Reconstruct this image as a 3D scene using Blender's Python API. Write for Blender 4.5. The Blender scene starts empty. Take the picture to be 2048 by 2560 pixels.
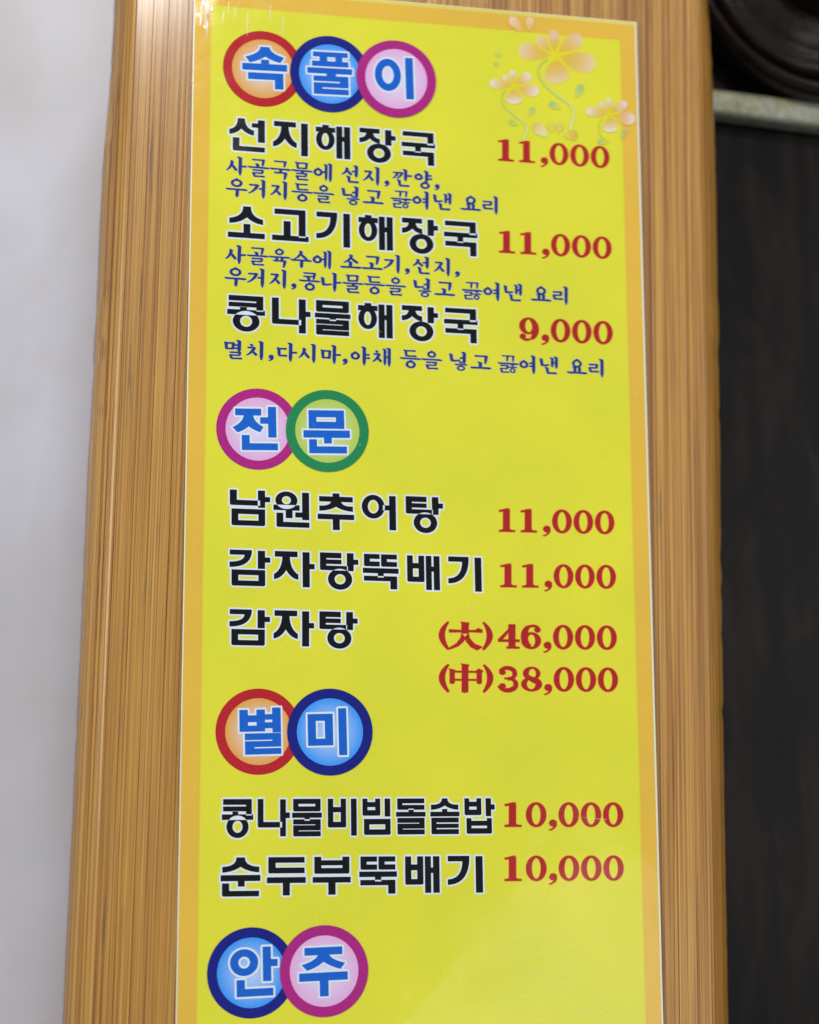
# -*- coding: utf-8 -*-
import bpy, math, random
from mathutils import Vector, Matrix
from mathutils.geometry import delaunay_2d_cdt, convex_hull_2d

random.seed(7)
SC = bpy.context.scene
COL = SC.collection

# ------------------------------------------------------------------ camera
F = 4428.0                      # focal length in pixels of the 2048 x 2560 frame
CX, CY = 1024.0, 1280.0
D = 0.570                       # metres from the lens to the sheet in the middle of the frame
hv = Vector((21526.0, 55.0, F)).normalized()
vv = Vector((-102.0, -25980.0, F))
vv = (vv - hv * vv.dot(hv)).normalized()
nv = hv.cross(vv)
CAM_POS = Vector((hv.z, vv.z, nv.z)) * (-D)
cam_d = bpy.data.cameras.new("camera")
cam = bpy.data.objects.new("camera", cam_d)
COL.objects.link(cam)
M = Matrix(((hv.x, -hv.y, -hv.z), (vv.x, -vv.y, -vv.z), (nv.x, -nv.y, -nv.z))).to_4x4()
M.translation = CAM_POS
cam.matrix_world = M
cam_d.sensor_fit = 'HORIZONTAL'
cam_d.sensor_width = 24.0
cam_d.lens = F / 2048.0 * 24.0
cam_d.clip_start = 0.02
cam_d.clip_end = 50.0
cam_d.dof.use_dof = True
cam_d.dof.aperture_fstop = 7.5
cam_d.dof.aperture_ratio = 0.6
SC.camera = cam


def at(px, py, z=0.0):
    """point of the plane Z = z that the photograph shows at (px, py)"""
    r = Vector((px - CX, py - CY, F))
    w = Vector((r.dot(hv), r.dot(vv), r.dot(nv)))
    t = (z - CAM_POS.z) / w.z
    return CAM_POS + w * t


def depth(px, py):
    p = at(px, py) - CAM_POS
    return p.dot(Vector((hv.z, vv.z, nv.z)))


cam_d.dof.focus_distance = depth(1000, 1850)
PX = D / F                      # one photo pixel in metres on the sheet

# ------------------------------------------------------------------ light
world = bpy.data.worlds.new("World")
SC.world = world
world.use_nodes = True
bg = world.node_tree.nodes["Background"]
bg.inputs[0].default_value = (0.90, 0.94, 1.0, 1)
bg.inputs[1].default_value = 0.30


def area(name, loc, target, size, power, col, sy=None):
    l = bpy.data.lights.new(name, 'AREA')
    l.energy = power
    l.color = col
    l.size = size
    if sy:
        l.shape = 'RECTANGLE'
        l.size_y = sy
    o = bpy.data.objects.new(name, l)
    COL.objects.link(o)
    o.location = loc
    d = (Vector(target) - Vector(loc)).normalized()
    o.rotation_euler = d.to_track_quat('-Z', 'Y').to_euler()
    return o


def mirror_pos(px, py, dist):
    p = at(px, py)
    v = (p - CAM_POS).normalized()
    return p + Vector((v.x, v.y, -v.z)) * dist


area("ceiling_lamp", mirror_pos(350, -170, 1.5), (0, 0.1, 0), 0.09, 8.4, (1.0, 0.98, 0.96), 0.09)
area("ceiling_lamp_right", (1.15, 0.10, 1.30), (0, 0, 0), 0.8, 6.5, (1.0, 0.985, 0.96), 0.8)
area("ceiling_lamp_left", (-1.25, 0.35, 1.25), (0, 0, 0), 0.8, 15.0, (0.97, 0.985, 1.0), 0.8)
area("ceiling_panel_near", mirror_pos(1480, 2820, 1.6), (0, 0, 0), 0.55, 1.5, (1.0, 0.99, 0.97), 0.45)

SC.view_settings.view_transform = 'Standard'
SC.view_settings.look = 'None'
SC.view_settings.exposure = -0.13
SC.view_settings.gamma = 1.0


# ------------------------------------------------------------------ helpers
def lin(r, g, b):
    def f(c):
        c /= 255.0
        return c / 12.92 if c <= 0.04045 else ((c + 0.055) / 1.055) ** 2.4
    return (f(r), f(g), f(b), 1.0)


def tag(o, label=None, cat=None, group=None, kind=None):
    if label: o["label"] = label
    if cat: o["category"] = cat
    if group: o["group"] = group
    if kind: o["kind"] = kind
    return o


def empty(name, loc, label, cat, group=None):
    o = bpy.data.objects.new(name, None)
    o.empty_display_size = 0.02
    COL.objects.link(o)
    o.location = loc
    return tag(o, label, cat, group)


def link(name, mesh, parent=None, label=None):
    o = bpy.data.objects.new(name, mesh)
    COL.objects.link(o)
    if parent is not None:
        o.parent = parent
        base = Vector((0, 0, 0))
        p = parent
        while p is not None:
            base += p.location
            p = p.parent
        o.location = -base
    if label:
        o["label"] = label
    return o


def mesh_obj(name, verts, faces, mat, parent=None, smooth=False, label=None):
    me = bpy.data.meshes.new(name)
    me.from_pydata([tuple(v) for v in verts], [], faces)
    me.materials.append(mat)
    if smooth:
        me.polygons.foreach_set("use_smooth", [True] * len(me.polygons))
    me.update()
    return link(name, me, parent, label)


class NT:
    """small wrapper for building procedural materials"""
    def __init__(self, name):
        self.m = bpy.data.materials.new(name)
        self.m.use_nodes = True
        self.t = self.m.node_tree
        self.b = self.t.nodes["Principled BSDF"]

    def n(self, typ, **kw):
        nd = self.t.nodes.new(typ)
        for k, v in kw.items():
            setattr(nd, k, v)
        return nd

    def l(self, a, b):
        self.t.links.new(a, b)

    def coords(self, scale=(1, 1, 1), kind='Object', rot=(0, 0, 0)):
        tc = self.n('ShaderNodeTexCoord')
        mp = self.n('ShaderNodeMapping')
        mp.inputs['Scale'].default_value = scale
        mp.inputs['Rotation'].default_value = rot
        self.l(tc.outputs[kind], mp.inputs[0])
        return mp.outputs[0]

    def noise(self, vec, scale, detail=3, rough=0.5, dist=0.0):
        nd = self.n('ShaderNodeTexNoise')
        nd.inputs['Scale'].default_value = scale
        nd.inputs['Detail'].default_value = detail
        nd.inputs['Roughness'].default_value = rough
        nd.inputs['Distortion'].default_value = dist
        self.l(vec, nd.inputs['Vector'])
        return nd.outputs['Fac']

    def ramp(self, fac, stops, interp='LINEAR'):
        r = self.n('ShaderNodeValToRGB')
        r.color_ramp.interpolation = interp
        e = r.color_ramp.elements
        while len(e) < len(stops):
            e.new(0.5)
        for i, (p, c) in enumerate(stops):
            e[i].position = p
            e[i].color = c
        self.l(fac, r.inputs[0])
        return r.outputs[0]

    def mix(self, fac, a, b, mode='MIX'):
        m = self.n('ShaderNodeMix', data_type='RGBA', blend_type=mode)
        for s, v in ((m.inputs[0], fac), (m.inputs[6], a), (m.inputs[7], b)):
            if hasattr(v, 'links'):
                self.l(v, s)
            else:
                s.default_value = v
        return m.outputs[2]

    def math(self, op, a, b=0.0, clamp=False):
        m = self.n('ShaderNodeMath', operation=op, use_clamp=clamp)
        for s, v in ((m.inputs[0], a), (m.inputs[1], b)):
            if hasattr(v, 'links'):
                self.l(v, s)
            else:
                s.default_value = v
        return m.outputs[0]

    def bump(self, h, strength, dist):
        bp = self.n('ShaderNodeBump')
        bp.inputs['Strength'].default_value = strength
        bp.inputs['Distance'].default_value = dist
        self.l(h, bp.inputs['Height'])
        self.l(bp.outputs[0], self.b.inputs['Normal'])

    def set(self, **kw):
        for k, v in kw.items():
            s = self.b.inputs[k.replace('_', ' ')]
            if hasattr(v, 'links'):
                self.l(v, s)
            else:
                s.default_value = v
        return self


def laminate_surface(N):
    """the same clear film lies over all print: soft waves and wiped haze"""
    v = N.coords()
    a = N.noise(v, 45, 2, 0.5)
    b = N.noise(v, 700, 3, 0.6)
    h = N.math('ADD', N.math('MULTIPLY', a, 1.0), N.math('MULTIPLY', b, 0.05))
    N.bump(h, 0.07, 0.0035)
    r = N.ramp(N.noise(v, 30, 4, 0.6), [(0.35, (0.06,) * 3 + (1,)), (0.55, (0.10,) * 3 + (1,)), (0.72, (0.20,) * 3 + (1,))])
    N.set(Roughness=r)
    N.b.inputs['IOR'].default_value = 1.48
    N.b.inputs['Specular IOR Level'].default_value = 0.42


def print_mat(name, rgb, vary=0.10, grain=2600.0, lines=0.0):
    """ink on paper: a colour with the fine speckle of the printer"""
    N = NT(name)
    c = lin(*rgb)
    v = N.coords()
    g = N.noise(v, grain, 2, 0.7)
    dk = tuple(x * (1 - vary) for x in c[:3]) + (1,)
    lt = tuple(min(1, x * (1 + vary) + 0.004) for x in c[:3]) + (1,)
    col = N.ramp(g, [(0.3, dk), (0.7, lt)])
    big = N.noise(N.coords((1, 1, 1)), 22, 2, 0.5)
    m = N.ramp(big, [(0.3, (0.93, 0.955, 0.95, 1)), (0.7, (1.03, 1.03, 0.98, 1))])
    col = N.mix(1.0, col, m, 'MULTIPLY')
    N.set(Base_Color=col)
    laminate_surface(N)
    return N.m


# ------------------------------------------------------------------ print materials
M_yel = print_mat("yellow_print", (225, 222, 60), 0.07)
M_org = print_mat("orange_print", (230, 186, 71), 0.10)
M_edge = print_mat("pale_yellow_edge", (228, 208, 104), 0.05)
M_black = print_mat("black_print", (8, 11, 16), 0.20, 3000)
M_white = print_mat("white_print", (222, 232, 246), 0.03)
M_navy = print_mat("navy_print", (34, 50, 132), 0.22, 3000)
M_pale = print_mat("pale_lilac_print", (196, 204, 176), 0.04)
M_red = print_mat("red_print", (176, 34, 38), 0.16, 3000)
M_redhalo = print_mat("orange_halo_print", (224, 160, 56), 0.08)
M_blue = print_mat("blue_print", (20, 98, 206), 0.14, 3000)
M_ring = {
    'red': print_mat("red_ring_print", (184, 34, 44), 0.14),
    'navy': print_mat("navy_ring_print", (20, 30, 130), 0.18),
    'magenta': print_mat("magenta_ring_print", (172, 36, 130), 0.14),
    'green': print_mat("green_ring_print", (34, 134, 84), 0.14),
}


def face_mat(name, rim, mid):
    """printed disc that pales towards its middle (it is printed so)"""
    N = NT(name)
    tc = N.n('ShaderNodeTexCoord')
    mp = N.n('ShaderNodeMapping')
    mp.inputs['Location'].default_value = (-1, -1, 0)
    mp.inputs['Scale'].default_value = (2, 2, 0)
    N.l(tc.outputs['Generated'], mp.inputs[0])
    ln = N.n('ShaderNodeVectorMath', operation='LENGTH')
    N.l(mp.outputs[0], ln.inputs[0])
    g = N.noise(N.coords(), 2600, 2, 0.7)
    fac = N.math('ADD', ln.outputs['Value'], N.math('MULTIPLY', N.math('SUBTRACT', g, 0.5), 0.35))
    col = N.ramp(fac, [(0.15, lin(*mid)), (0.95, lin(*rim))])
    N.set(Base_Color=col)
    laminate_surface(N)
    return N.m


M_face = {
    'red': face_mat("orange_disc_print", (226, 166, 84), (226, 214, 206)),
    'navy': face_mat("sky_blue_disc_print", (66, 154, 246), (176, 206, 246)),
    'magenta': face_mat("pink_disc_print", (226, 176, 222), (220, 216, 244)),
    'green': face_mat("lime_disc_print", (180, 206, 92), (206, 222, 160)),
}

# ------------------------------------------------------------------ layers of the print
Z_SHEET = 0.0
ZL = 0.00003
BOARD_Z = -0.0020

# ==================================================================
#  SETTING: white table, dark table
# ==================================================================
TABLE_Z = -0.0205
DARK_Z = -0.070


def box_verts(p00, p10, p11, p01, z0, z1):
    vs = [Vector((p.x, p.y, z1)) for p in (p00, p10, p11, p01)] + [Vector((p.x, p.y, z0)) for p in (p00, p10, p11, p01)]
    fs = [(0, 1, 2, 3), (7, 6, 5, 4), (0, 4, 5, 1), (1, 5, 6, 2), (2, 6, 7, 3), (3, 7, 4, 0)]
    return vs, fs


N = NT("pale_grey_tabletop")
v = N.coords()
a = N.noise(v, 7, 2, 0.5, 0.4)
b = N.noise(N.coords((1, 0.35, 1)), 26, 2, 0.5, 0.8)
f = N.math('ADD', N.math('MULTIPLY', a, 0.6), N.math('MULTIPLY', b, 0.4))
col = N.ramp(f, [(0.30, lin(172, 168, 168)), (0.5, lin(184, 182, 187)), (0.70, lin(198, 198, 210))])
tint = N.ramp(N.noise(v, 60, 3, 0.6), [(0.35, (0.985, 0.96, 0.95, 1)), (0.55, (1, 1, 1, 1)), (0.75, (0.96, 0.98, 0.97, 1))])
col = N.mix(1.0, col, tint, 'MULTIPLY')
soft = N.ramp(N.noise(N.coords((1, 0.45, 1)), 16, 2, 0.5, 0.8), [(0.58, (0, 0, 0, 1)), (0.74, (0.30,) * 3 + (1,))])
col = N.mix(soft, col, lin(160, 148, 138))
N.set(Base_Color=col, Roughness=0.36)
M_table = N.m
vs, fs = box_verts(Vector((-0.9, -0.8, 0)), Vector((0.03, -0.8, 0)), Vector((0.03, 0.9, 0)), Vector((-0.9, 0.9, 0)), TABLE_Z - 0.03, TABLE_Z)
o = mesh_obj("tabletop", vs, fs, M_table)
tag(o, "pale grey-white mottled tabletop under the left side of the bamboo board", "tabletop", kind="structure")
bv = o.modifiers.new("bevel", 'BEVEL'); bv.width = 0.002; bv.segments = 3

N = NT("dark_wood_surface")
v = N.coords((1, 0.30, 1), rot=(0, 0, math.radians(8)))
a = N.noise(v, 55, 4, 0.6, 0.9)
b = N.noise(N.coords((1, 0.05, 1)), 130, 3, 0.6)
f = N.math('ADD', N.math('MULTIPLY', a, 0.65), N.math('MULTIPLY', b, 0.35))
N.set(Base_Color=N.ramp(f, [(0.36, (0.0010, 0.0012, 0.0016, 1)), (0.47, (0.0035, 0.0026, 0.0022, 1)), (0.56, (0.0125, 0.0078, 0.0060, 1)), (0.68, (0.017, 0.0135, 0.012, 1))]), Roughness=0.42)
N.b.inputs['Specular IOR Level'].default_value = 0.16
N.bump(b, 0.15, 0.0006)
M_dark = N.m
vs, fs = box_verts(Vector((-0.02, -0.9, 0)), Vector((1.0, -0.9, 0)), Vector((1.0, 1.0, 0)), Vector((-0.02, 1.0, 0)), DARK_Z - 0.03, DARK_Z)
o = mesh_obj("dark_counter", vs, fs, M_dark)
tag(o, "near-black wooden counter lying lower on the right of the board", "counter", kind="structure")

# ---- pale worn metal rail and the round dark pot behind it
RAIL_T = DARK_Z + 0.010
N = NT("worn_pale_metal")
v = N.coords()
a = N.noise(N.coords((1, 0.4, 1)), 420, 4, 0.7)
b = N.noise(v, 60, 3, 0.6)
col = N.ramp(a, [(0.3, lin(124, 120, 80)), (0.5, lin(146, 145, 112)), (0.72, lin(178, 180, 156))])
col = N.mix(N.ramp(b, [(0.4, (0, 0, 0, 1)), (0.65, (0.6,) * 3 + (1,))]), col, lin(150, 156, 160))
N.set(Base_Color=col, Metallic=0.35, Roughness=0.42)
N.bump(a, 0.5, 0.0012)
M_rail = N.m
pa, pb = at(1690, 268, RAIL_T), at(2300, 348, RAIL_T)
pc, pd = at(2300, 284, RAIL_T), at(1690, 204, RAIL_T)
vs, fs = box_verts(pa, pb, pc, pd, DARK_Z, RAIL_T)
o = mesh_obj("metal_rail", vs, fs, M_rail)
tag(o, "worn pale metal strip crossing the dark counter beside the board", "metal strip")
bv = o.modifiers.new("bevel", 'BEVEL'); bv.width = 0.0025; bv.segments = 4
for p in o.data.polygons: p.use_smooth = True

N = NT("dark_brown_glaze")
v = N.coords()
a = N.noise(v, 90, 3, 0.6)
N.set(Base_Color=N.ramp(a, [(0.35, (0.006, 0.003, 0.0026, 1)), (0.7, (0.018, 0.009, 0.007, 1))]), Roughness=0.24)
N.b.inputs['Specular IOR Level'].default_value = 0.32
N.bump(N.noise(v, 300, 3, 0.6), 0.25, 0.0008)
M_pot = N.m
pc_ = at(2070, -118, DARK_Z + 0.02)
pr = (at(2070 - 340, -118, DARK_Z + 0.02) - pc_).length


def lathe(name, prof, mat, parent, seg=96):
    vs, fs = [], []
    for r, z in prof:
        for i in range(seg):
            t = 2 * math.pi * i / seg
            vs.append((pc_.x + r * math.cos(t), pc_.y + r * math.sin(t), z))
    for j in range(len(prof) - 1):
        for i in range(seg):
            k = (i + 1) % seg
            fs.append((j * seg + i, j * seg + k, (j + 1) * seg + k, (j + 1) * seg + i))
    fs.append(tuple(range((len(prof) - 1) * seg, len(prof) * seg)))
    return mesh_obj(name, vs, fs, mat, parent, True)


pot = empty("round_dish", (pc_.x, pc_.y, DARK_Z), "round dark brown glazed dish behind the pale metal strip", "dish")
z = DARK_Z
lathe("dish_body", [(pr * .90, z), (pr * .99, z + .004), (pr * 1.03, z + .010), (pr * 1.02, z + .016), (pr * 0.985, z + .0195), (pr * 0.95, z + .0195), (pr * .92, z + .016), (pr * .86, z + .010), (pr * .80, z + .0075)], M_pot, pot)
lathe("dish_lid", [(pr * .87, z + .011), (pr * .86, z + .0145), (pr * .80, z + .0165), (pr * .74, z + .0145), (pr * .70, z + .017), (pr * .60, z + .019), (pr * .52, z + .020)], M_pot, pot)
lathe("dish_knob", [(pr * .50, z + .020), (pr * .495, z + .030), (pr * .475, z + .034), (pr * .44, z + .0355), (pr * .41, z + .034), (pr * .38, z + .028), (pr * .30, z + .027)], M_pot, pot)

# ==================================================================
#  BAMBOO BOARD
# ==================================================================
N = NT("bamboo")
oi = N.n('ShaderNodeObjectInfo')
rnd = oi.outputs['Random']
tc = N.n('ShaderNodeTexCoord')
off = N.n('ShaderNodeCombineXYZ')
N.l(N.math('MULTIPLY', rnd, 7.3), off.inputs[1])
N.l(N.math('MULTIPLY', rnd, 3.1), off.inputs[2])
va = N.n('ShaderNodeVectorMath', operation='ADD')
rotm = N.n('ShaderNodeMapping')
rotm.inputs['Rotation'].default_value = (0, 0, math.radians(2.6))
N.l(tc.outputs['Object'], rotm.inputs[0])
N.l(rotm.outputs[0], va.inputs[0]); N.l(off.outputs[0], va.inputs[1])


def smap(s):
    mp = N.n('ShaderNodeMapping')
    mp.inputs['Scale'].default_value = s
    N.l(va.outputs[0], mp.inputs[0])
    return mp.outputs[0]


g1 = N.noise(smap((1, 0.0022, 0.6)), 1250, 2, 0.55)    # bands of fibre
gl = N.noise(smap((1, 0.0022, 0.6)), 520, 2, 0.5)      # thin dark lines where this crosses its middle
gm = N.noise(smap((1, 0.0030, 0.6)), 1100, 1, 0.5)
g2 = N.noise(smap((1, 0.008, 0.6)), 3200, 2, 0.7)      # finest grain
g3 = N.noise(smap((1, 0.03, 0.6)), 120, 3, 0.6)        # broad tone
dirt = N.noise(smap((1, 0.028, 1)), 700, 3, 0.6)
dirt2 = N.noise(smap((1, 0.2, 1)), 60, 2, 0.6)
base = N.ramp(rnd, [(0.0, lin(184, 132, 54)), (0.25, lin(200, 150, 68)), (0.5, lin(190, 140, 58)), (0.75, lin(206, 160, 80)), (1.0, lin(176, 126, 56))])
l1 = N.ramp(g1, [(0.36, (0.72, 0.63, 0.46, 1)), (0.46, (0.91, 0.87, 0.77, 1)), (0.54, (1.0, 1.0, 1.0, 1)), (0.66, (1.10, 1.13, 1.16, 1))])
c = N.mix(1.0, base, l1, 'MULTIPLY')
lm = N.ramp(N.math('ABSOLUTE', N.math('SUBTRACT', gm, 0.5)), [(0.0, (0.70, 0.60, 0.44, 1)), (0.03, (0.84, 0.78, 0.68, 1)), (0.06, (1, 1, 1, 1))])
c = N.mix(1.0, c, lm, 'MULTIPLY')
ll = N.ramp(N.math('ABSOLUTE', N.math('SUBTRACT', gl, 0.5)), [(0.0, (0.56, 0.40, 0.20, 1)), (0.012, (0.74, 0.60, 0.40, 1)), (0.028, (1, 1, 1, 1))])
c = N.mix(1.0, c, ll, 'MULTIPLY')
l3 = N.ramp(g3, [(0.30, (0.86, 0.82, 0.74, 1)), (0.5, (1, 1, 1, 1)), (0.7, (1.04, 1.06, 1.10, 1))])
c = N.mix(1.0, c, l3, 'MULTIPLY')
l2 = N.ramp(g2, [(0.3, (0.80, 0.76, 0.68, 1)), (0.7, (1.12, 1.13, 1.14, 1))])
c = N.mix(1.0, c, l2, 'MULTIPLY')
dm = N.ramp(dirt, [(0.60, (0, 0, 0, 1)), (0.70, (0.72,) * 3 + (1,))])
dm = N.math('MULTIPLY', dm, N.ramp(dirt2, [(0.40, (0.15,) * 3 + (1,)), (0.62, (1,) * 3 + (1,))]))
c = N.mix(dm, c, lin(86, 72, 60))
N.set(Base_Color=c)
N.set(Roughness=N.ramp(g1, [(0.3, (0.48,) * 3 + (1,)), (0.7, (0.32,) * 3 + (1,))]))
ripple = N.noise(smap((1, 0.16, 1)), 620, 4, 0.65)
hh = N.math('ADD', N.math('MULTIPLY', g1, 0.8), N.math('MULTIPLY', g2, 0.3))
hh = N.math('ADD', hh, N.math('MULTIPLY', ripple, 0.9))
N.bump(hh, 0.5, 0.0005)
N.b.inputs['Coat Weight'].default_value = 0.35
N.b.inputs['Coat Roughness'].default_value = 0.16
M_bam = N.m


def interp(tbl, y):
    if y <= tbl[0][0]:
        (y0, x0), (y1, x1) = tbl[0], tbl[1]
    elif y >= tbl[-1][0]:
        (y0, x0), (y1, x1) = tbl[-2], tbl[-1]
    else:
        for (y0, x0), (y1, x1) in zip(tbl, tbl[1:]):
            if y0 <= y <= y1:
                break
    return x0 + (x1 - x0) * (y - y0) / (y1 - y0)


L_RIDGE = [(0, 343), (2560, 233)]
R_RIDGE = [(0, 1741), (2560, 1781)]
L_OUT = [(0, 287), (90, 281.5), (260, 268.5), (348, 261), (560, 250.5), (750, 242), (900, 234.5), (1250, 217.5), (1650, 201), (1900, 189.5), (2560, 158)]
R_OUT = [(0, 1769.5), (107, 1778.4), (214, 1782), (385, 1787.5), (750, 1796), (1200, 1800.5), (1900, 1810), (2560, 1823)]
YT, YB = -420, 3000
board = empty("bamboo_board", at(1000, 1280, TABLE_Z), "golden bamboo board with sloping edges lying under the yellow menu sheet", "wooden board")
BOT = TABLE_Z + 0.0005
n_strip = 34
g = 0.00006
lt, lb = at(interp(L_RIDGE, YT), YT, BOARD_Z), at(interp(L_RIDGE, YB), YB, BOARD_Z)
rt, rb = at(interp(R_RIDGE, YT), YT, BOARD_Z), at(interp(R_RIDGE, YB), YB, BOARD_Z)
cuts = [0.0]
for i in range(n_strip):
    cuts.append(cuts[-1] + random.uniform(0.75, 1.25))
cuts = [c_ / cuts[-1] for c_ in cuts]
for i in range(n_strip):
    s0, s1 = cuts[i], cuts[i + 1]
    dz = random.uniform(-0.00003, 0.00002)
    vs, fs = [], []
    for (a_, b_) in ((lt, rt), (lb, rb)):
        p0, p1 = a_.lerp(b_, s0), a_.lerp(b_, s1)
        e = 0.00010
        zt = BOARD_Z + dz
        for (x, z_) in ((p0.x + g / 2, BOT), (p0.x + g / 2, zt - e), (p0.x + g / 2 + e, zt), (p1.x - g / 2 - e, zt), (p1.x - g / 2, zt - e), (p1.x - g / 2, BOT)):
            vs.append((x, p0.y, z_))
    for k in range(6):
        k2 = (k + 1) % 6
        fs.append((k, k2, 6 + k2, 6 + k))
    fs.append(tuple(range(5, -1, -1)))
    fs.append(tuple(range(6, 12)))
    mesh_obj("bamboo_strip", vs, fs, M_bam, board)


def rail(ridge, out, side, name, label):
    ys = [YT, -300, -200] + list(range(-100, 2700, 28)) + [YB]
    ZO = BOARD_Z - 0.0105
    prof_n = 9
    vs, fs = [], []
    rr = random.Random(3)
    wob = 0.0
    for y in ys:
        wob = wob * 0.6 + rr.uniform(-1, 1) * 0.9
        nick = 2.5 if rr.random() < 0.07 else 0.0
        a_ = at(interp(ridge, y), y, BOARD_Z)
        b_ = at(interp(out, y) - side * (nick + wob), y, ZO)
        b_.y = a_.y
        w = abs(b_.x - a_.x) * side
        pts = [(a_.x, BOT), (a_.x, BOARD_Z - 0.0002), (a_.x + side * 0.00025, BOARD_Z + 0.00012), (a_.x + side * 0.0009, BOARD_Z + 0.00004)]
        x0, z0 = a_.x + side * 0.0009, BOARD_Z + 0.00004
        for k in range(1, prof_n + 1):
            t = k / prof_n
            ang = t * math.pi / 2
            # convex, flatter than a quarter circle
            cx_ = 0.45 * math.sin(ang) + 0.55 * t
            cz_ = 0.45 * (1 - math.cos(ang)) + 0.55 * t
            pts.append((x0 + (w - side * 0.0009) * cx_, z0 + (ZO - z0) * cz_))
        pts.append((a_.x + w, BOT + 0.002))
        pts.append((a_.x + w - side * 0.002, BOT))
        for (x, z_) in pts:
            vs.append((x, a_.y, z_))
    n = len(vs) // len(ys)
    for j in range(len(ys) - 1):
        for k in range(n):
            k2 = (k + 1) % n
            fs.append((j * n + k, j * n + k2, (j + 1) * n + k2, (j + 1) * n + k))
    fs.append(tuple(range(n)))
    fs.append(tuple(range(len(vs) - n, len(vs))))
    o = mesh_obj(name, vs, fs, M_bam, board, True, label)
    return o


rail(L_RIDGE, L_OUT, -1, "sloping_edge", "wide pale left edge sloping down to the tabletop")
rail(R_RIDGE, R_OUT, 1, "sloping_edge", "narrow right edge sloping down over the dark counter")

# ==================================================================
#  MENU SHEET
# ==================================================================
sheet = empty("menu_sheet", at(1000, 1280, 0), "yellow laminated menu sheet with orange border lying on the bamboo board", "menu")


def quad_px(name, pts, z0, z1, mat, parent):
    P = [at(x, y, z1) for x, y in pts]
    vs, fs = box_verts(P[0], P[1], P[2], P[3], z0, z1)
    return mesh_obj(name, vs, fs, mat, parent)


def lx(y): return 484.5 + (439.0 - 484.5) * y / 2560.0
def rx(y): return 1591.4 + (1658.8 - 1591.4) * (y - 54.7) / (2560 - 54.7)
def ty(x): return 54.7 + 0.0875 * (x - 1591.4)


N = NT("clear_laminate_edge")
N.set(Base_Color=lin(226, 230, 214), Roughness=0.3)
N.b.inputs['IOR'].default_value = 1.48
yb = 3020
o = quad_px("sheet_backing", [(lx(yb), yb), (rx(yb), yb), (1591.4, 54.7), (lx(-43), -43)], -0.00035, Z_SHEET, N.m, sheet)
N = NT("shadow_gap_grey")  # added dark inset layer, makes the shadow gap under the sheet's edges
N.set(Base_Color=lin(92, 92, 88), Roughness=0.7)
quad_px("shadow_gap_layer", [(lx(yb) + 9, yb), (rx(yb) - 9, yb), (1591.4 - 9, 54.7 + 9), (lx(-33) + 9, -33)], BOARD_Z + 0.00005, -0.00035, N.m, sheet)


def flat_px(name, pts, z, mat, parent, sub=1):
    P = [at(x, y, z) for x, y in pts]
    return mesh_obj(name, P, [tuple(range(len(P)))], mat, parent)


mL, mR = 3.2, 4.0
flat_px("border_print", [(lx(yb) + mL, yb), (rx(yb) - mR, yb), (1591.4 - mR, 54.7 + 9.5), (lx(-33) + mL, -33)], ZL, M_org, sheet)
flat_px("top_edge_print", [(lx(-33) + mL, -33.3), (1591.4 - mR, 54.4 + 9.5), (1591.4 - mR, 54.7 + 1), (lx(-42) + mL, -42)], ZL, M_edge, sheet)


def yl(y): return 530 + (494 - 530) * (y - 15) / 2545.0
def yr(y): return 1548 + (1612.8 - 1548) * (y - 103) / 2457.0


flat_px("yellow_panel", [(yl(yb), yb), (yr(yb), yb), (1548, 103), (530.5, 15)], 2 * ZL, M_yel, sheet)


SEAM = 6.0
# ------------------------------------------------------------------ 2D shape engine
class Q:        # convex polygon piece
    def __init__(self, pts): self.p = pts
    def polys(self, d=0.0):
        if d <= 0: return [self.p]
        out = []
        for (x, y) in self.p:
            for k in range(12):
                t = 2 * math.pi * (k + .5) / 12
                out.append(Vector((x + d * math.cos(t), y + d * math.sin(t))))
        idx = convex_hull_2d(out)
        return [[tuple(out[i]) for i in idx]]


class RING:
    def __init__(self, cx, cy, rx, ry, hx, hy, n=36, hdx=0.0):
        self.a = (cx, cy, rx, ry, hx, hy, n, hdx)
    def polys(self, d=0.0):
        cx, cy, rx, ry, hx, hy, n, hdx = self.a
        rx += d; ry += d
        hx = hx - d; hy = hy - d
        def E(t, a, b, ox): return (cx + ox + a * math.cos(t), cy + b * math.sin(t))
        T = [2 * math.pi * i / n for i in range(n)]
        if hx <= 1.0 or hy <= 1.0:
            return [[E(t, rx, ry, 0) for t in T]]
        return [[E(T[i], rx, ry, 0), E(T[(i + 1) % n], rx, ry, 0), E(T[(i + 1) % n], hx, hy, hdx), E(T[i], hx, hy, hdx)] for i in range(n)]


def R(x0, y0, x1, y1): return [Q([(x0, y0), (x1, y0), (x1, y1), (x0, y1)])]


def RB(x0, y0, x1, y1, c=14, bl=True, br=False):
    """bar with rounded lower corners"""
    pts = [(x0, y0), (x1, y0)]
    if br: pts += [(x1, y1 - c), (x1 - c * .3, y1 - c * .3), (x1 - c, y1)]
    else: pts.append((x1, y1))
    if bl: pts += [(x0 + c, y1), (x0 + c * .3, y1 - c * .3), (x0, y1 - c)]
    else: pts.append((x0, y1))
    return [Q(pts)]


def strip(A, B): return [Q([A[i], A[i + 1], B[i + 1], B[i]]) for i in range(len(A) - 1)]


def bez(p0, p1, p2, n):
    out = []
    for i in range(n + 1):
        t = i / n
        out.append(((1 - t) ** 2 * p0[0] + 2 * t * (1 - t) * p1[0] + t * t * p2[0], (1 - t) ** 2 * p0[1] + 2 * t * (1 - t) * p1[1] + t * t * p2[1]))
    return out


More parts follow.
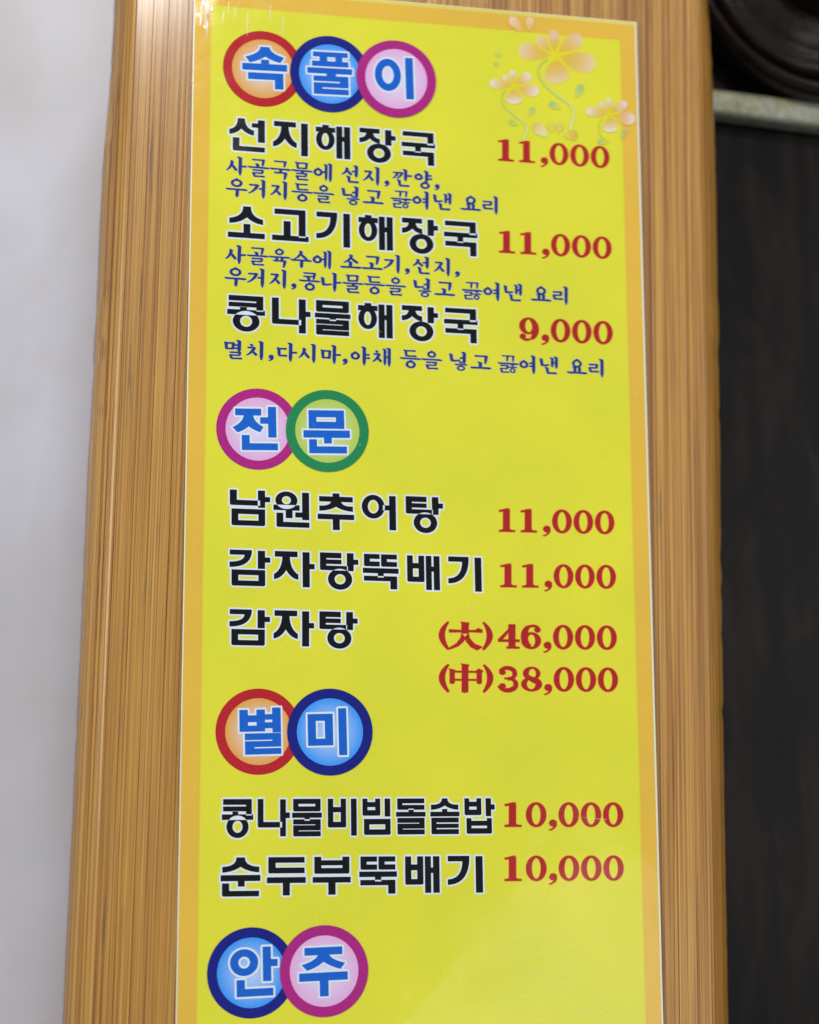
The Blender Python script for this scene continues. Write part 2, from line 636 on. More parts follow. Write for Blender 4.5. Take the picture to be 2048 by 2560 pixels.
def SI(cx, y0, xl, xr, yb, t=55, w=76, crotch=0.62):
    """siot: short stem that opens into two curved legs with upright cut ends"""
    H = yb - y0
    out = []
    for (s, xe) in ((-1, xl), (1, xr)):
        oc = bez((cx + s * w / 2, y0), (cx + s * w / 2, y0 + .60 * H), (xe, yb - t), 9)
        ic = [(cx, y0), (cx, y0 + crotch * H * .6)] + bez((cx, y0 + crotch * H), (cx + (xe - cx) * .40, yb - .04 * H), (xe, yb), 7)
        out += strip(oc, ic)
    return out


def GI(xl, xr, y0, yb, tb=52, tv=72, te=55):
    """curved giyeok: bar, then a sweep down to the left"""
    H = yb - y0
    oc = [(xr, y0)] + bez((xr, y0 + .12 * H), (xr - .06 * (xr - xl), y0 + .98 * H), (xl, yb), 10)
    ic = [(xr - tv, y0)] + bez((xr - tv, y0 + tb), (xr - tv - .02 * (xr - xl), yb - te - .02 * H), (xl, yb - te), 10)
    return R(xl + 3, y0, xr - tv + 2, y0 + tb) + strip(oc, ic)


def MI(x0, y0, x1, y1, v=69, t=55, tb=None):
    tb = tb or t
    return R(x0, y0, x0 + v, y1 - 16) + R(x1 - v, y0, x1, y1 - 16) + R(x0 + v - 1, y0, x1 - v + 1, y0 + t) + RB(x0, y1 - tb, x1, y1, 16, True, True)


def DI(x0, y0, x1, y1, v=66, t=52):
    return RB(x0, y0, x0 + v, y1) + R(x0 + v - 1, y0, x1, y0 + t) + R(x0 + v - 1, y1 - t, x1, y1)


def TI(x0, y0, x1, y1, v=66, ya=None, t=(58, 47, 48)):
    m0 = ya
    return RB(x0, y0, x0 + v, y1) + R(x0 + v - 1, y0, x1, y0 + t[0]) + R(x0 + v - 1, m0, x1, m0 + t[1]) + R(x0 + v - 1, y1 - t[2], x1, y1)


def BI(x0, y0, x1, y1, c0, c1, v=64, t=55):
    return R(x0, y0, x0 + v, y1 - 14) + R(x1 - v, y0, x1, y1 - 14) + R(x0 + v - 1, c0, x1 - v + 1, c1) + RB(x0, y1 - t, x1, y1, 14, True, True)


def RI(x0, y0, x1, y1, v=68, s=11):
    h = (y1 - y0 - 2 * s) / 3.0
    a, b = y0 + h, y0 + h + s
    c, d = y0 + 2 * h + s, y0 + 2 * h + 2 * s
    return R(x0, y0, x1, a) + R(x1 - v, a - 1, x1, b + 1) + R(x0, b, x1, c) + R(x0, c - 1, x0 + v, d + 1) + RB(x0, d, x1, y1)


def NI(x0, y0, x1, y1, v=70, t=55): return R(x0, y0, x0 + v, y1 - t + 1) + RB(x0, y1 - t, x1, y1, 16)


G = {}
G['선'] = [SI(143, 0, 15, 278, 190), R(256, 48, 323, 96) + R(322, 8, 395, 268), NI(52, 228, 395, 380)]
G['지'] = [R(25, 0, 262, 58) + SI(143, 34, 14, 270, 298), R(318, 6, 391, 388)]
G['해'] = [R(80, 0, 152, 44) + R(8, 28, 220, 84) + [RING(112, 172, 101, 122, 39, 78)], R(232, 8, 297, 385) + R(317, 8, 384, 385) + R(296, 126, 318, 180)]
G['장'] = [R(18, 0, 240, 54) + SI(130, 30, 16, 240, 172, 56, 72), R(300, 5, 370, 186) + R(369, 70, 416, 122), [RING(230, 286, 132, 112, 60, 58)]]
G['국'] = [R(25, 0, 370, 52) + R(300, 51, 370, 143), R(12, 128, 385, 178) + R(162, 177, 226, 240), R(25, 231, 372, 284) + R(302, 283, 372, 388)]
G['소'] = [SI(213, 0, 25, 384, 194, 56, 82), R(176, 196, 248, 296) + R(10, 295, 402, 352)]
G['고'] = [R(38, 0, 371, 57) + R(298, 56, 371, 306), R(136, 134, 210, 296) + R(12, 295, 404, 352)]
G['기'] = [GI(18, 245, 0, 300, 55), R(312, 4, 384, 384)]
G['콩'] = [R(30, 0, 396, 57) + R(30, 76, 330, 124) + R(324, 56, 396, 166), R(150, 124, 222, 158) + R(15, 157, 414, 212), [RING(215, 284, 141, 114, 65, 63)]]
G['나'] = [NI(20, 0, 330, 292, 72), R(308, 4, 381, 384) + R(380, 140, 432, 196)]
G['물'] = [MI(23, 0, 378, 128, 68, 50), R(10, 143, 393, 194) + R(170, 193, 236, 224), RI(23, 212, 378, 386)]
G['남'] = [NI(20, 0, 338, 166, 72), R(318, 0, 392, 188) + R(391, 70, 446, 124), MI(38, 207, 392, 388)]
G['원'] = [[RING(151, 95, 117, 95, 50, 46)], R(13, 148, 291, 205) + R(144, 204, 215, 290) + R(320, 6, 393, 306) + R(246, 226, 321, 280), NI(45, 236, 395, 390)]
G['추'] = [R(179, 0, 252, 40) + R(34, 36, 396, 92) + SI(215, 70, 35, 396, 196, 56, 100, .6), R(17, 232, 409, 288) + R(179, 287, 252, 404)]
G['어'] = [[RING(149, 131, 124, 131, 60, 77)], R(256, 112, 325, 166) + R(324, 6, 395, 386)]
G['탕'] = [TI(36, 0, 264, 192, 66, 76) + R(262, 144, 332, 192), R(325, 0, 396, 196) + R(395, 70, 446, 124), [RING(249, 290, 129, 114, 60, 58)]]
G['감'] = [GI(17, 250, 0, 188, 52, 74, 56), R(315, 4, 389, 200) + R(388, 76, 444, 130), MI(38, 216, 390, 390)]
G['자'] = [R(25, 0, 265, 60) + SI(144, 36, 15, 272, 308), R(320, 4, 393, 388) + R(392, 132, 446, 188)]
G['뚝'] = [DI(40, 0, 208, 135, 62) + DI(225, 0, 396, 135, 62), R(27, 156, 412, 210) + R(188, 209, 250, 256), R(37, 243, 395, 296) + R(323, 295, 395, 384)]
G['배'] = [BI(38, 2, 224, 294, 86, 144, 61, 56), R(243, 2, 304, 380) + R(328, 2, 393, 380) + R(303, 120, 329, 174)]
G['비'] = [BI(20, 0, 256, 296, 86, 138, 68, 56), R(322, 0, 395, 382)]
G['빔'] = [BI(20, 0, 252, 176, 36, 86, 64, 56), R(312, 0, 384, 186), MI(38, 212, 386, 376)]
G['돌'] = [DI(25, 0, 384, 116, 66, 48), R(174, 107, 241, 142) + R(8, 141, 398, 188), RI(25, 203, 384, 374)]
G['솥'] = [SI(203, 0, 20, 384, 118, 52, 74), R(168, 112, 236, 142) + R(10, 141, 398, 188), TI(22, 203, 386, 374, 66, 267, (48, 42, 50))]
G['밥'] = [BI(15, 0, 240, 176, 36, 86, 62, 56), R(301, 0, 372, 188) + R(371, 66, 421, 118), BI(39, 210, 378, 372, 238, 288, 64, 56)]
G['순'] = [SI(212, 0, 30, 397, 152, 56, 84), R(14, 180, 409, 240) + R(186, 239, 252, 296), NI(28, 264, 396, 396)]
G['두'] = [DI(28, 0, 392, 164, 72, 56), R(14, 206, 404, 264) + R(174, 263, 243, 390)]
G['부'] = [BI(31, 0, 386, 172, 36, 86, 69, 56), R(14, 208, 399, 264) + R(172, 263, 244, 388)]


def build_flat(pieces, d, xf, z, odd=False):
    """pieces: list of (group key, [shapes]); union (or odd-even between groups) -> verts, faces"""
    pts, edges, faces, keys = [], [], [], []
    for key, shapes in pieces:
        for s in shapes:
            for poly in s.polys(d):
                b0 = len(pts)
                a = 0
                for i in range(len(poly)):
                    x0, y0 = poly[i]; x1, y1 = poly[(i + 1) % len(poly)]
                    a += x0 * y1 - x1 * y0
                pl = poly if a > 0 else poly[::-1]
                if abs(a) < 1e-6: continue
                pts += [Vector(p) for p in pl]
                faces.append(list(range(b0, b0 + len(pl))))
                keys.append(key)
    vo, eo, fo, ov, oe, of = delaunay_2d_cdt(pts, [], faces, 1, 1e-4)
    V = []
    for p in vo:
        q = xf(p.x, p.y)
        V.append((q[0], q[1], z))
    Fs = []
    for f, src in zip(fo, of):
        if not src: continue
        if odd:
            ks = {}
            for s in src: ks.setdefault(keys[s][0], set()).add(keys[s][1])
            if not any(len(v_) % 2 == 1 for v_ in ks.values()): continue
        Fs.append(tuple(f)[::-1])
    return V, Fs


def row_xf(A, B, C, W, H):
    """affine on the sheet plane: unit (0,0)->A, (W,0)->B, (0,H)->C (photo positions)"""
    a, b, c = at(*A), at(*B), at(*C)
    ex = (b - a) / W
    ey = (c - a) / H
    return lambda x, y: (a.x + ex.x * x + ey.x * y, a.y + ex.y * x + ey.y * y)


def layered(name, parent, pieces, xf, z, fill, outline, d, label, d0=0.0):
    V, Fs = build_flat(pieces, d, xf, z)
    o = mesh_obj(name, V, Fs, outline, parent, label=label)
    V, Fs = build_flat(pieces, d0, xf, z + ZL, True)
    mesh_obj("letter_fill", V, Fs, fill, o)
    return o


ROWS = [
    ("선지해장국", 470, 370, (570.1, 293.2), (1083.8, 333.8), (569.9, 374.5)),
    ("소고기해장국", 470, 372, (567.8, 513.0), (1189.7, 556.9), (567.5, 598.0)),
    ("콩나물해장국", 470, 372, (564.8, 736.8), (1190.4, 773.9), (564.5, 822.0)),
    ("남원추어탕", 470, 446, (570.1, 1223.7), (1107.0, 1244.0), (570.1, 1310.4)),
    ("감자탕뚝배기", 470, 384, (570.1, 1373.9), (1202.6, 1393.9), (570.1, 1460.9)),
    ("감자탕", 470, 446, (570.1, 1522.8), (893.6, 1531.1), (569.5, 1610.0)),
    ("콩나물비빔돌솥밥", 454, 421, (552.0, 1998.3), (1236.1, 1995.9), (551.6, 2091.0)),
    ("순두부뚝배기", 462, 384, (548.6, 2144.3), (1206.0, 2139.7), (548.0, 2237.8)),
]
for text, pitch, right, A, B, C in ROWS:
    W = (len(text) - 1) * pitch + right
    xf = row_xf(A, B, C, W, 380)
    pieces = []
    for i, ch in enumerate(text):
        for j, jamo in enumerate(G[ch]):
            sh = []
            for s in jamo:
                if isinstance(s, Q): sh.append(Q([(x + i * pitch, y) for x, y in s.p]))
                else:
                    a = list(s.a); a[0] += i * pitch; sh.append(RING(*a))
            pieces.append(((i, j), sh))
    layered("dish_name", sheet, pieces, xf, 3 * ZL, M_black, M_white, 20, "black dish name " + text + " outlined in white", 1.6)

# ------------------------------------------------------------------ heading badges
def leg(cx, y0, xe0, ye0, xe1, ye1, w, cy):
    """leg of siot / jieut with its end cut square; (xe0,ye0) upper end corner, (xe1,ye1) lower"""
    s = -1 if xe0 < cx else 1
    oc = bez((cx + s * w / 2, y0), (cx + s * w / 2, y0 + .62 * (ye0 - y0)), (xe0, ye0), 8)
    ic = [(cx, y0), (cx, y0 + (cy - y0) * .6)] + bez((cx, cy), (cx + (xe1 - cx) * .45, cy + (ye1 - cy) * .70), (xe1, ye1), 6)
    return strip(oc, ic)


BG = {}
BG['속'] = leg(6, -58, -44, -30, -33, -15, 24, -32) + leg(6, -58, 54, -32, 44, -17, 24, -32) + R(-5, -24, 16, -10) + R(-52, -13, 61, 5) + R(-38, 11, 51, 29) + R(29, 28, 51, 53)
BG['풀'] = R(-42, -57, 46, -44) + R(-26, -45, -6, -31) + R(14, -45, 32, -31) + R(-45, -33, 47, -19) + R(-57, -15, 56, 0) + R(-9, -1, 15, 9) + \
    R(-42, 6, 46, 20) + R(24, 19, 46, 25) + R(-42, 23.5, 46, 36) + R(-42, 35, -20, 41) + R(-42, 39.5, 46, 54)
BG['이'] = [RING(-21, -9, 33, 42, 14.5, 23)] + R(23, -56, 43, 52)
BG['전'] = R(-54, -50, 9, -33) + leg(-22, -38, -61, -4, -49, 9, 22, -6) + leg(-22, -38, 14, -5, 6, 8, 22, -6) + R(6, -29, 26, -13) + R(25, -55, 45, 21) + R(-39, 15, -20, 38) + R(-39, 35, 48, 52)
BG['문'] = R(-45, -50, -26, -5) + R(21, -50, 41, -5) + R(-27, -50, 22, -33) + R(-27, -22, 22, -5) + R(-58, -1, 54, 17) + R(-9, 16, 10, 31) + R(-45, 21, -26, 40) + R(-45, 38, 46, 55)
BG['별'] = R(-44, -51, -24, 0) + R(-4, -51, 16, 0) + R(-25, -38, -3, -22) + R(-25, -14, -3, 0) + R(33, -55, 53, 3) + R(15, -40, 34, -27) + R(15, -21, 34, -7) + \
    R(-32, 4, 53, 19.5) + R(32, 19, 53, 23) + R(-32, 22, 53, 36) + R(-32, 35, -10, 40) + R(-32, 39, 53, 53)
BG['미'] = R(-52, -42, -33, 31) + R(-12, -42, 7, 31) + R(-34, -42, -11, -26) + R(-34, 15, -11, 31) + R(20, -54, 39, 54)
BG['안'] = [RING(-16, -23, 32, 29.5, 13, 13)] + R(26, -56, 45, 20) + R(44, -28, 60, -12) + R(-34, 15, -15, 38) + R(-34, 35, 49, 52)
BG['주'] = R(-44, -52, 42, -35) + leg(-1, -40, -51, -15, -39, -2, 24, -20) + leg(-1, -40, 48, -16, 37, -3, 24, -20) + R(-57, 3, 53, 21) + R(-11, 20, 9, 55)

BADGES = [
    [("속", 'red', 657.5, 172), ("풀", 'navy', 825, 185.5), ("이", 'magenta', 990.5, 198)],
    [("전", 'magenta', 644.5, 1072.7), ("문", 'green', 818.5, 1077.5)],
    [("별", 'red', 646, 1829), ("미", 'navy', 825, 1830)],
    [("안", 'navy', 628.5, 2432), ("주", 'magenta', 810.5, 2427.5)],
]
R0 = {0: 0, }
COLNAME = {'red': 'red ring round a pale orange disc', 'navy': 'navy ring round a sky blue disc', 'magenta': 'magenta ring round a pink disc', 'green': 'green ring round a lime disc'}


def rad_of(cx, cy, wpx):
    return (at(cx + wpx / 2, cy) - at(cx - wpx / 2, cy)).length / 2


RW = [198.5, 207.0, 213.5, 221.0]
for gi, grp in enumerate(BADGES):
    for k, (ch, colr, cx, cy) in enumerate(grp):
        c = at(cx, cy)
        r = rad_of(cx, cy, RW[gi])
        zb = (5 + 5 * k) * ZL
        n = 72
        xfb = lambda x, y, c=c, r=r: (c.x + r * x / 100.0, c.y - r * y / 100.0)
        ring_v, ring_f = [], []
        for i in range(n):
            t = 2 * math.pi * i / n
            ring_v.append((c.x + r * math.cos(t), c.y + r * math.sin(t), zb))
        for i in range(n):
            t = 2 * math.pi * i / n
            ring_v.append((c.x + .775 * r * math.cos(t), c.y + .775 * r * math.sin(t), zb))
        for i in range(n):
            j = (i + 1) % n
            ring_f.append((i, j, n + j, n + i))
        badge = mesh_obj("heading_badge", ring_v, ring_f, M_ring[colr], sheet, label="round heading badge " + ch + ", " + COLNAME[colr])
        dv = [(c.x + .78 * r * math.cos(2 * math.pi * i / n), c.y + .78 * r * math.sin(2 * math.pi * i / n), zb - 0.5 * ZL) for i in range(n)]
        mesh_obj("badge_disc", dv, [tuple(range(n))], M_face[colr], badge)
        pc = [((0, 0), BG[ch])]
        V, Fs = build_flat(pc, 4.6, xfb, zb + ZL)
        mesh_obj("letter_outline", V, Fs, M_white, badge)
        V, Fs = build_flat(pc, 0, xfb, zb + 2 * ZL)
        mesh_obj("letter_fill", V, Fs, M_blue, badge)

# ------------------------------------------------------------------ prices
def pl(pts, ws):
    """stroke through pts with widths ws (full width)"""
    A, B = [], []
    for i, p in enumerate(pts):
        a = pts[max(0, i - 1)]; b = pts[min(len(pts) - 1, i + 1)]
        dx, dy = b[0] - a[0], b[1] - a[1]
        L = math.hypot(dx, dy) or 1
        nx, ny = -dy / L, dx / L
        w = ws[i] / 2
        A.append((p[0] + nx * w, p[1] + ny * w)); B.append((p[0] - nx * w, p[1] - ny * w))
    return strip(A, B)


def arc(cx, cy, rx_, ry_, a0, a1, n, w0, wm, w1):
    """elliptic arc (degrees, y down) with width w0 -> wm -> w1"""
    pts, ws = [], []
    for i in range(n + 1):
        t = i / n
        a = math.radians(a0 + (a1 - a0) * t)
        pts.append((cx + rx_ * math.cos(a), cy + ry_ * math.sin(a)))
        s = math.sin(math.pi * t)
        ws.append((w0 * (1 - t) + w1 * t) * (1 - s) + wm * s)
    return pl(pts, ws)


def blob(cx, cy, r1, r2=None, n=16):
    r2 = r2 or r1
    return [Q([(cx + r1 * math.cos(2 * math.pi * i / n), cy + r2 * math.sin(2 * math.pi * i / n)) for i in range(n)])]


PG = {}
PG['0'] = ([RING(41, 50, 41, 50.5, 18.5, 41, 40)], 90.5)
PG['1'] = (strip([(0, 7), (8, 6.5), (22, 2.5), (33, 0), (45, 0)], [(1, 15), (8, 14.5), (17, 13.5), (17, 14), (17, 14)]) +
           R(17, 4, 45, 90) + strip([(11, 91), (17, 86), (45, 86), (52, 91)], [(11, 94), (17, 94), (45, 94), (52, 94)]) + R(0, 91.5, 67, 99.5), 91)
PG[','] = (blob(18, 84, 15.5, 14) + strip([(18, 84), (33, 84), (33, 95), (26, 105), (12, 113.5), (5, 115)], [(18, 96), (20, 97), (19, 101), (13, 107), (4, 110), (1, 110)]), 41)
PG['9'] = ([RING(39, 36, 39, 36, 15.5, 28, 32, 1)] + arc(41, 50, 28, 43, -75, 75, 14, 14, 27, 9) + arc(32, 74, 26, 22, 60, 150, 8, 8, 10, 12) + blob(15, 82, 13.5, 11.5), 92)
PG['6'] = ([RING(42, 66, 40, 34.5, 16, 26, 32, 1)] + arc(45, 48, 31, 43, 255, 100, 14, 9, 28, 14) + arc(50, 27, 26, 22, -135, -35, 8, 8, 10, 12) + blob(68, 21, 13, 11.5), 91)
PG['8'] = ([RING(42, 27, 35, 27.5, 15, 20, 28, 3)] + [RING(42, 71, 42, 29.5, 18, 21, 32, -2)] + pl([(22, 36), (36, 47), (52, 55), (66, 66)], [12, 19, 21, 14]), 91)
PG['3'] = (arc(34, 28, 32, 23, 200, 360 + 85, 18, 9, 17, 12) + arc(34, 72, 36, 25, 275, 360 + 165, 20, 9, 19, 8) + blob(15, 23, 13, 11) + blob(15, 80, 13.5, 11.5) + R(24, 44.5, 42, 52) + arc(50, 28, 13, 18, -90, 80, 8, 4, 15, 4) + arc(52, 73, 16, 20, -85, 85, 8, 4, 17, 4), 91)
PG['4'] = (strip([(60, 0), (66, 0)], [(0, 62), (14, 62)]) + R(0, 62, 87, 72) + R(42, 0, 70, 94) + strip([(58, 0), (70, 0)], [(0, 66), (15, 66)]) + R(34, 91.5, 86, 99.5), 92.5)


def han_da():
    return [(-207, [Q([(-207 + x, y) for x, y in q]) for q in ()])]


def mirror(pts, x0): return pts


# brackets and the two hanja, in digit units (x relative to the first digit)
def paren(x0, flip):
    a = bez((38, -10), (8, 46), (42, 102), 12)
    b = bez((44, -7), (46, 46), (48, 104), 12)
    a = bez((40, -9), (-32, 46), (40, 108), 12)
    b = bez((45, -4), (11, 46), (46, 102), 12)
    if flip:
        a = [(48 - x, y) for x, y in a]; b = [(48 - x, y) for x, y in b]
    return strip([(x + x0, y) for x, y in a], [(x + x0, y) for x, y in b])


def da(x0):
    s = pl([(4, 30), (60, 30.5), (100, 30), (138, 29)], [13, 8.5, 8.5, 14])
    s += strip([(108, 26), (122, 17), (136, 24)], [(108, 33), (122, 34), (139, 31)])
    s += R(54, -5, 83, 40) + strip([(50, -8), (70, -6), (86, -3)], [(56, 2), (70, 3), (83, 4)])
    s += strip([(54, 38), (50, 58), (34, 80), (2, 100)], [(72, 60), (62, 74), (42, 92), (4, 107)])
    s += strip([(83, 38), (88, 60), (108, 82), (140, 94)], [(66, 56), (74, 74), (92, 96), (118, 108)])
    return [Q([(x + x0, y) for x, y in q.p]) for q in s]


def jung(x0):
    s = R(54, -7, 80, 104) + strip([(50, -11), (66, -9), (84, -6)], [(56, 0), (66, 1), (80, 2)]) + blob(67, 102, 13, 6)
    s += R(6, 14, 26, 66) + R(114, 17, 134, 66) + R(26, 19, 114, 26) + R(26, 52, 114, 59)
    s += strip([(2, 9), (14, 12), (28, 17)], [(8, 22), (14, 24), (28, 27)]) + strip([(108, 20), (122, 9), (140, 18)], [(108, 27), (124, 27), (134, 27)]) + blob(16, 66, 10, 6) + blob(124, 66, 10, 6)
    return [Q([(x + x0, y) for x, y in q.p]) for q in s]


PRICES = [
    ("11,000", (1246.0, 347.0), (1523.2, 367.2), (1246.0, 401.6)),
    ("11,000", (1248.3, 576.2), (1528.6, 593.3), (1248.3, 631.6)),
    ("9,000", (1298.3, 792.8), (1531.5, 804.2), (1298.2, 850.8)),
    ("11,000", (1247.5, 1270.6), (1535.4, 1277.6), (1247.5, 1329.6)),
    ("11,000", (1251.4, 1408.8), (1539.4, 1413.2), (1251.4, 1468.3)),
    ("(大)46,000", (1245.4, 1560.6), (1541.5, 1564.6), (1245.4, 1621.6)),
    ("(中)38,000", (1246.9, 1666.6), (1544.5, 1669.6), (1246.9, 1727.7)),
    ("10,000", (1261.9, 2006.0), (1557.7, 2006.6), (1261.9, 2067.6)),
    ("10,000", (1261.9, 2139.8), (1558.8, 2139.2), (1261.9, 2203.0)),
]
for text, A, B, C in PRICES:
    digits = text.split(')')[-1]
    x = 0.0
    pieces = []
    for i, ch in enumerate(digits):
        shp, adv = PG[ch]
        if ch == '1' and i == 0 and digits.startswith('10'): adv = 85
        sh = []
        for s in shp:
            if isinstance(s, Q): sh.append(Q([(px_ + x, py_) for px_, py_ in s.p]))
            else:
                a = list(s.a); a[0] += x; sh.append(RING(*a))
        pieces.append(((i, 0), sh))
        last = x + 82
        x += adv
    if text[0] == '(':
        pieces.append((('p', 0), paren(-243, False)))
        pieces.append((('q', 0), (da if '大' in text else jung)(-202)))
        pieces.append((('r', 0), paren(-66, True)))
    xf = row_xf(A, B, C, last, 100)
    V, Fs = build_flat(pieces, 2.2, xf, 3 * ZL)
    o = mesh_obj("price", V, Fs, M_redhalo, sheet, label="red price " + text)
    V, Fs = build_flat(pieces, 0, xf, 4 * ZL)
    mesh_obj("letter_fill", V, Fs, M_red, o)

# ------------------------------------------------------------------ small brush lettering
HT, VT = 8.0, 14.0


def hb(x0, x1, y, w=HT, sl=3.0):
    """thin rising-falling brush bar"""
    return pl([(x0, y - sl * .4), (x0 + (x1 - x0) * .12, y + .5), (x0 + (x1 - x0) * .5, y + sl * .1), (x1 - (x1 - x0) * .1, y + sl * .25), (x1, y + sl * .6)], [w * .55, w * .95, w * .8, w * 1.05, w * .5])


def vb(x, y0, y1, w=VT):
    h = y1 - y0
    return strip([(x - w * .95, y0 - 2), (x - w * .40, y0 + w * .5), (x - w * .46, y0 + .5 * h), (x - w * .5, y1 - .18 * h), (x - w * .15, y1)],
                 [(x - w * .1, y0 - 3), (x + w * .58, y0 + w * .2), (x + w * .5, y0 + .5 * h), (x + w * .46, y1 - .2 * h), (x + w * .1, y1)])


def jm(c, x0, y0, x1, y1, k=1.0):
    """strokes of one letter in a box"""
    w, h = x1 - x0, y1 - y0
    H_, V_ = HT * k, VT * k * .92
    X = lambda t: x0 + w * t
    Y = lambda t: y0 + h * t
    mx, my = X(.5), Y(.5)
    if c == 'ㄱ1': return hb(X(0), X(.95), Y(.1), H_) + pl([(X(.92), Y(.05)), (X(.72), Y(.42)), (X(.35), Y(.78)), (X(-.08), Y(1.02))], [V_, V_ * .95, H_ * .9, H_ * .4])
    if c == 'ㄱ': return hb(X(0), X(1), Y(.06), H_) + pl([(X(.92), Y(.0)), (X(.88), Y(.5)), (X(.82), Y(1))], [V_ * 1.0, V_ * .9, V_ * .5])
    if c == 'ㄲ1': return jm('ㄱ1', X(0), y0, X(.56), y1, .82 * k) + jm('ㄱ1', X(.46), y0, X(1.05), y1, .82 * k)
    if c == 'ㄲ': return jm('ㄱ', X(0), y0, X(.5), y1, .8 * k) + jm('ㄱ', X(.48), y0, X(1), y1, .8 * k)
    if c == 'ㄴ': return pl([(X(-.04), Y(-.02)), (X(.10), Y(.12)), (X(.13), Y(.6)), (X(.18), Y(.95))], [V_ * .5, V_ * 1.05, V_ * .95, V_ * .8]) + pl([(X(.12), Y(.9)), (X(.5), Y(.94)), (X(1), Y(.84))], [H_ * 1.3, H_ * 1.0, H_ * .7])
    if c == 'ㄴf': return pl([(X(0), Y(0)), (X(.16), Y(.15)), (X(.2), Y(.85))], [V_ * .5, V_, V_ * .8]) + hb(X(.15), X(1.05), Y(.92), H_ * 1.15, 1)
    if c == 'ㄷ': return pl([(X(-.04), Y(-.05)), (X(.12), Y(.1)), (X(.16), Y(.9))], [V_ * .5, V_, V_ * .85]) + hb(X(.1), X(.95), Y(.06), H_, 0) + hb(X(.12), X(1.0), Y(.95), H_ * 1.05, 0)
    if c == 'ㄹ':
        return hb(X(.02), X(.92), Y(.04), H_, 1) + pl([(X(.88), Y(0)), (X(.84), Y(.45))], [V_ * .85, V_ * .7]) + hb(X(.05), X(.86), Y(.47), H_ * .9, 0) + \
            pl([(X(.0), Y(.46)), (X(.12), Y(.56)), (X(.17), Y(.95))], [V_ * .5, V_ * .9, V_ * .7]) + hb(X(.12), X(1.05), Y(.96), H_ * 1.05, 0)
    if c == 'ㅁ': return pl([(X(-.04), Y(-.05)), (X(.12), Y(.1)), (X(.16), Y(1))], [V_ * .5, V_, V_ * .75]) + hb(X(.1), X(.92), Y(.06), H_, 0) + pl([(X(.9), Y(0)), (X(.84), Y(1.02))], [V_ * .9, V_ * .75]) + hb(X(.12), X(.88), Y(.94), H_, 0)
    if c == 'ㅇ':
        return [RING(mx, my, w * .50, h * .52, w * .50 - V_ * .82, h * .52 - H_ * 1.05, 18)] + pl([(mx - V_ * .25, y0 - h * .10), (mx + V_ * .4, y0 + h * .08)], [H_ * .7, H_ * 1.2])
    if c == 'ㅅ': return pl([(X(.38), Y(-.02)), (X(.52), Y(.10)), (X(.44), Y(.42)), (X(.22), Y(.75)), (X(-.08), Y(1.0))], [V_ * .4, V_ * 1.05, V_ * .9, H_ * .95, H_ * .35]) + pl([(X(.50), Y(.36)), (X(.72), Y(.68)), (X(1.0), Y(.98))], [H_ * .8, V_ * .9, V_ * .75])
    if c == 'ㅈ': return hb(X(.05), X(.86), Y(.04), H_, 1) + pl([(X(.80), Y(.04)), (X(.58), Y(.42)), (X(.28), Y(.78)), (X(-.06), Y(1.02))], [V_ * .9, V_ * .85, H_ * .95, H_ * .35]) + pl([(X(.56), Y(.48)), (X(.78), Y(.75)), (X(1.0), Y(.98))], [H_ * .7, V_ * .85, V_ * .75])
    if c == 'ㅊ': return pl([(X(.34), Y(-.12)), (X(.58), Y(.02))], [H_ * .8, V_ * .8]) + jm('ㅈ', x0, Y(.18), x1, y1, k)
    if c == 'ㅋ': return jm('ㄱ', x0, y0, x1, y1, k) + hb(X(.0), X(.85), Y(.55), H_ * .85, 0)
    if c == 'ㅎ': return pl([(X(.35), Y(-.06)), (X(.62), Y(.04))], [H_ * .8, V_ * .75]) + hb(X(-.02), X(1.02), Y(.25), H_ * .9, 0) + [RING(mx, Y(.68), w * .34, h * .30, w * .34 - V_ * .62, h * .30 - H_ * .85, 14)]
    if c == 'ㅀ': return jm('ㄹ', x0, Y(.05), X(.5), Y(.95), .72 * k) + jm('ㅎ', X(.5), Y(.02), x1, y1, .72 * k)
    return []


CHO = {'사': ('ㅅ', 'ㅏ', ''), '골': ('ㄱ', 'ㅗ', 'ㄹ'), '국': ('ㄱ', 'ㅜ', 'ㄱ'), '물': ('ㅁ', 'ㅜ', 'ㄹ'), '에': ('ㅇ', 'ㅔ', ''), '선': ('ㅅ', 'ㅓ', 'ㄴ'),
       '지': ('ㅈ', 'ㅣ', ''), '깐': ('ㄲ', 'ㅏ', 'ㄴ'), '양': ('ㅇ', 'ㅑ', 'ㅇ'), '우': ('ㅇ', 'ㅜ', ''), '거': ('ㄱ', 'ㅓ', ''), '등': ('ㄷ', 'ㅡ', 'ㅇ'),
       '을': ('ㅇ', 'ㅡ', 'ㄹ'), '넣': ('ㄴ', 'ㅓ', 'ㅎ'), '고': ('ㄱ', 'ㅗ', ''), '끓': ('ㄲ', 'ㅡ', 'ㅀ'), '여': ('ㅇ', 'ㅕ', ''), '낸': ('ㄴ', 'ㅐ', 'ㄴ'),
       '요': ('ㅇ', 'ㅛ', ''), '리': ('ㄹ', 'ㅣ', ''), '육': ('ㅇ', 'ㅠ', 'ㄱ'), '수': ('ㅅ', 'ㅜ', ''), '소': ('ㅅ', 'ㅗ', ''), '기': ('ㄱ', 'ㅣ', ''),
       '콩': ('ㅋ', 'ㅗ', 'ㅇ'), '나': ('ㄴ', 'ㅏ', ''), '멸': ('ㅁ', 'ㅕ', 'ㄹ'), '치': ('ㅊ', 'ㅣ', ''), '다': ('ㄷ', 'ㅏ', ''), '시': ('ㅅ', 'ㅣ', ''),
       '마': ('ㅁ', 'ㅏ', ''), '야': ('ㅇ', 'ㅑ', ''), '채': ('ㅊ', 'ㅐ', '')}


